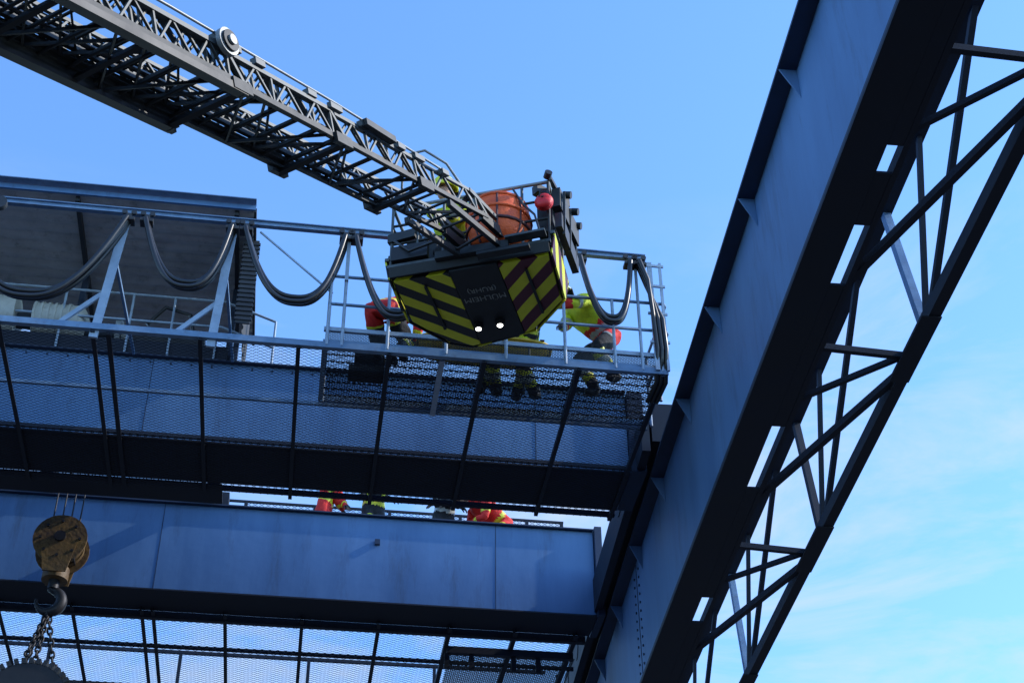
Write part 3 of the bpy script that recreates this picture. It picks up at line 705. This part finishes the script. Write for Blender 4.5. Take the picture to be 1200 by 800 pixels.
firefighter(BL(.42,.95,.66),b3@V((.2,1,0)),math.radians(35),[BL(.32,.90,.1),BL(.52,.9,.1)],[BL(.15,1.25,.95),BL(.45,1.25,.95)],b3@V((.2,.8,-.5)),jacket='dark_cloth',jacket2='hivis',helmet='helmet_dark',stripe='reflect')

# ------------------------------------------------------------------ camera
R=Matrix(((.9952,-.0522,-.0825),(-.0972,-.6098,-.7866),(-.00928,.7908,-.6120)))
cam=bpy.data.cameras.new('camera'); co=bpy.data.objects.new('camera',cam); scene.collection.objects.link(co)
co.matrix_world=Matrix.Translation(V((0,0,1.6)))@R.to_quaternion().to_matrix().to_4x4()
cam.sensor_width=36; cam.lens=53.4; cam.clip_end=2000; cam.clip_start=.05
scene.camera=co
# ------------------------------------------------------------------ light
SUN_EL=34; SUN_AZ=94   # azimuth clockwise from +Y
el=math.radians(SUN_EL); az=math.radians(SUN_AZ)
sd=V((math.sin(az)*math.cos(el),math.cos(az)*math.cos(el),math.sin(el)))
sl=bpy.data.lights.new('sun','SUN'); sl.energy=4.0; sl.angle=math.radians(.5); sl.color=(1,.95,.87)
so=bpy.data.objects.new('sun',sl); scene.collection.objects.link(so); so.rotation_euler=sd.to_track_quat('Z','Y').to_euler(); so.location=(30,20,40)
w_=bpy.data.worlds.new('World'); scene.world=w_; w_.use_nodes=True; nt=w_.node_tree; N=nt.nodes; L=nt.links
bg=N['Background']; sky=N.new('ShaderNodeTexSky'); sky.sky_type='NISHITA'; sky.sun_disc=False; sky.sun_elevation=el; sky.sun_rotation=az
sky.air_density=1.0; sky.dust_density=.3; sky.ozone_density=2.0
gn=N.new('ShaderNodeMixRGB'); gn.blend_type='MULTIPLY'; gn.inputs[0].default_value=1; gn.inputs[2].default_value=(1.65,2.3,2.95,1); L.new(sky.outputs[0],gn.inputs[1])
tc=N.new('ShaderNodeTexCoord')
mp=N.new('ShaderNodeMapping'); mp.inputs['Scale'].default_value=(2.2,2.2,6.5); mp.inputs['Rotation'].default_value=(0.25,.35,0); L.new(tc.outputs['Generated'],mp.inputs[0])
no=N.new('ShaderNodeTexNoise'); no.inputs['Scale'].default_value=2.2; no.inputs['Detail'].default_value=9; no.inputs['Roughness'].default_value=.62; no.inputs['Distortion'].default_value=.5; L.new(mp.outputs[0],no.inputs['Vector'])
cr=N.new('ShaderNodeValToRGB'); cr.color_ramp.elements[0].position=.45; cr.color_ramp.elements[1].position=.70; L.new(no.outputs['Fac'],cr.inputs[0])
sx=N.new('ShaderNodeSeparateXYZ'); L.new(tc.outputs['Generated'],sx.inputs[0])
mr=N.new('ShaderNodeMapRange'); mr.inputs[1].default_value=.68; mr.inputs[2].default_value=.54; L.new(sx.outputs[2],mr.inputs[0])
mu=N.new('ShaderNodeMath'); mu.operation='MULTIPLY'; L.new(cr.outputs[0],mu.inputs[0]); L.new(mr.outputs[0],mu.inputs[1])
mu2=N.new('ShaderNodeMath'); mu2.operation='MULTIPLY'; mu2.inputs[1].default_value=.75; L.new(mu.outputs[0],mu2.inputs[0])
mx=N.new('ShaderNodeMixRGB'); L.new(mu2.outputs[0],mx.inputs[0]); L.new(gn.outputs[0],mx.inputs[1]); mx.inputs[2].default_value=(5.0,5.6,6.4,1)
L.new(mx.outputs[0],bg.inputs[0]); bg.inputs[1].default_value=.15
scene.view_settings.view_transform='Standard'; scene.view_settings.look='None'; scene.view_settings.exposure=0; scene.view_settings.gamma=1
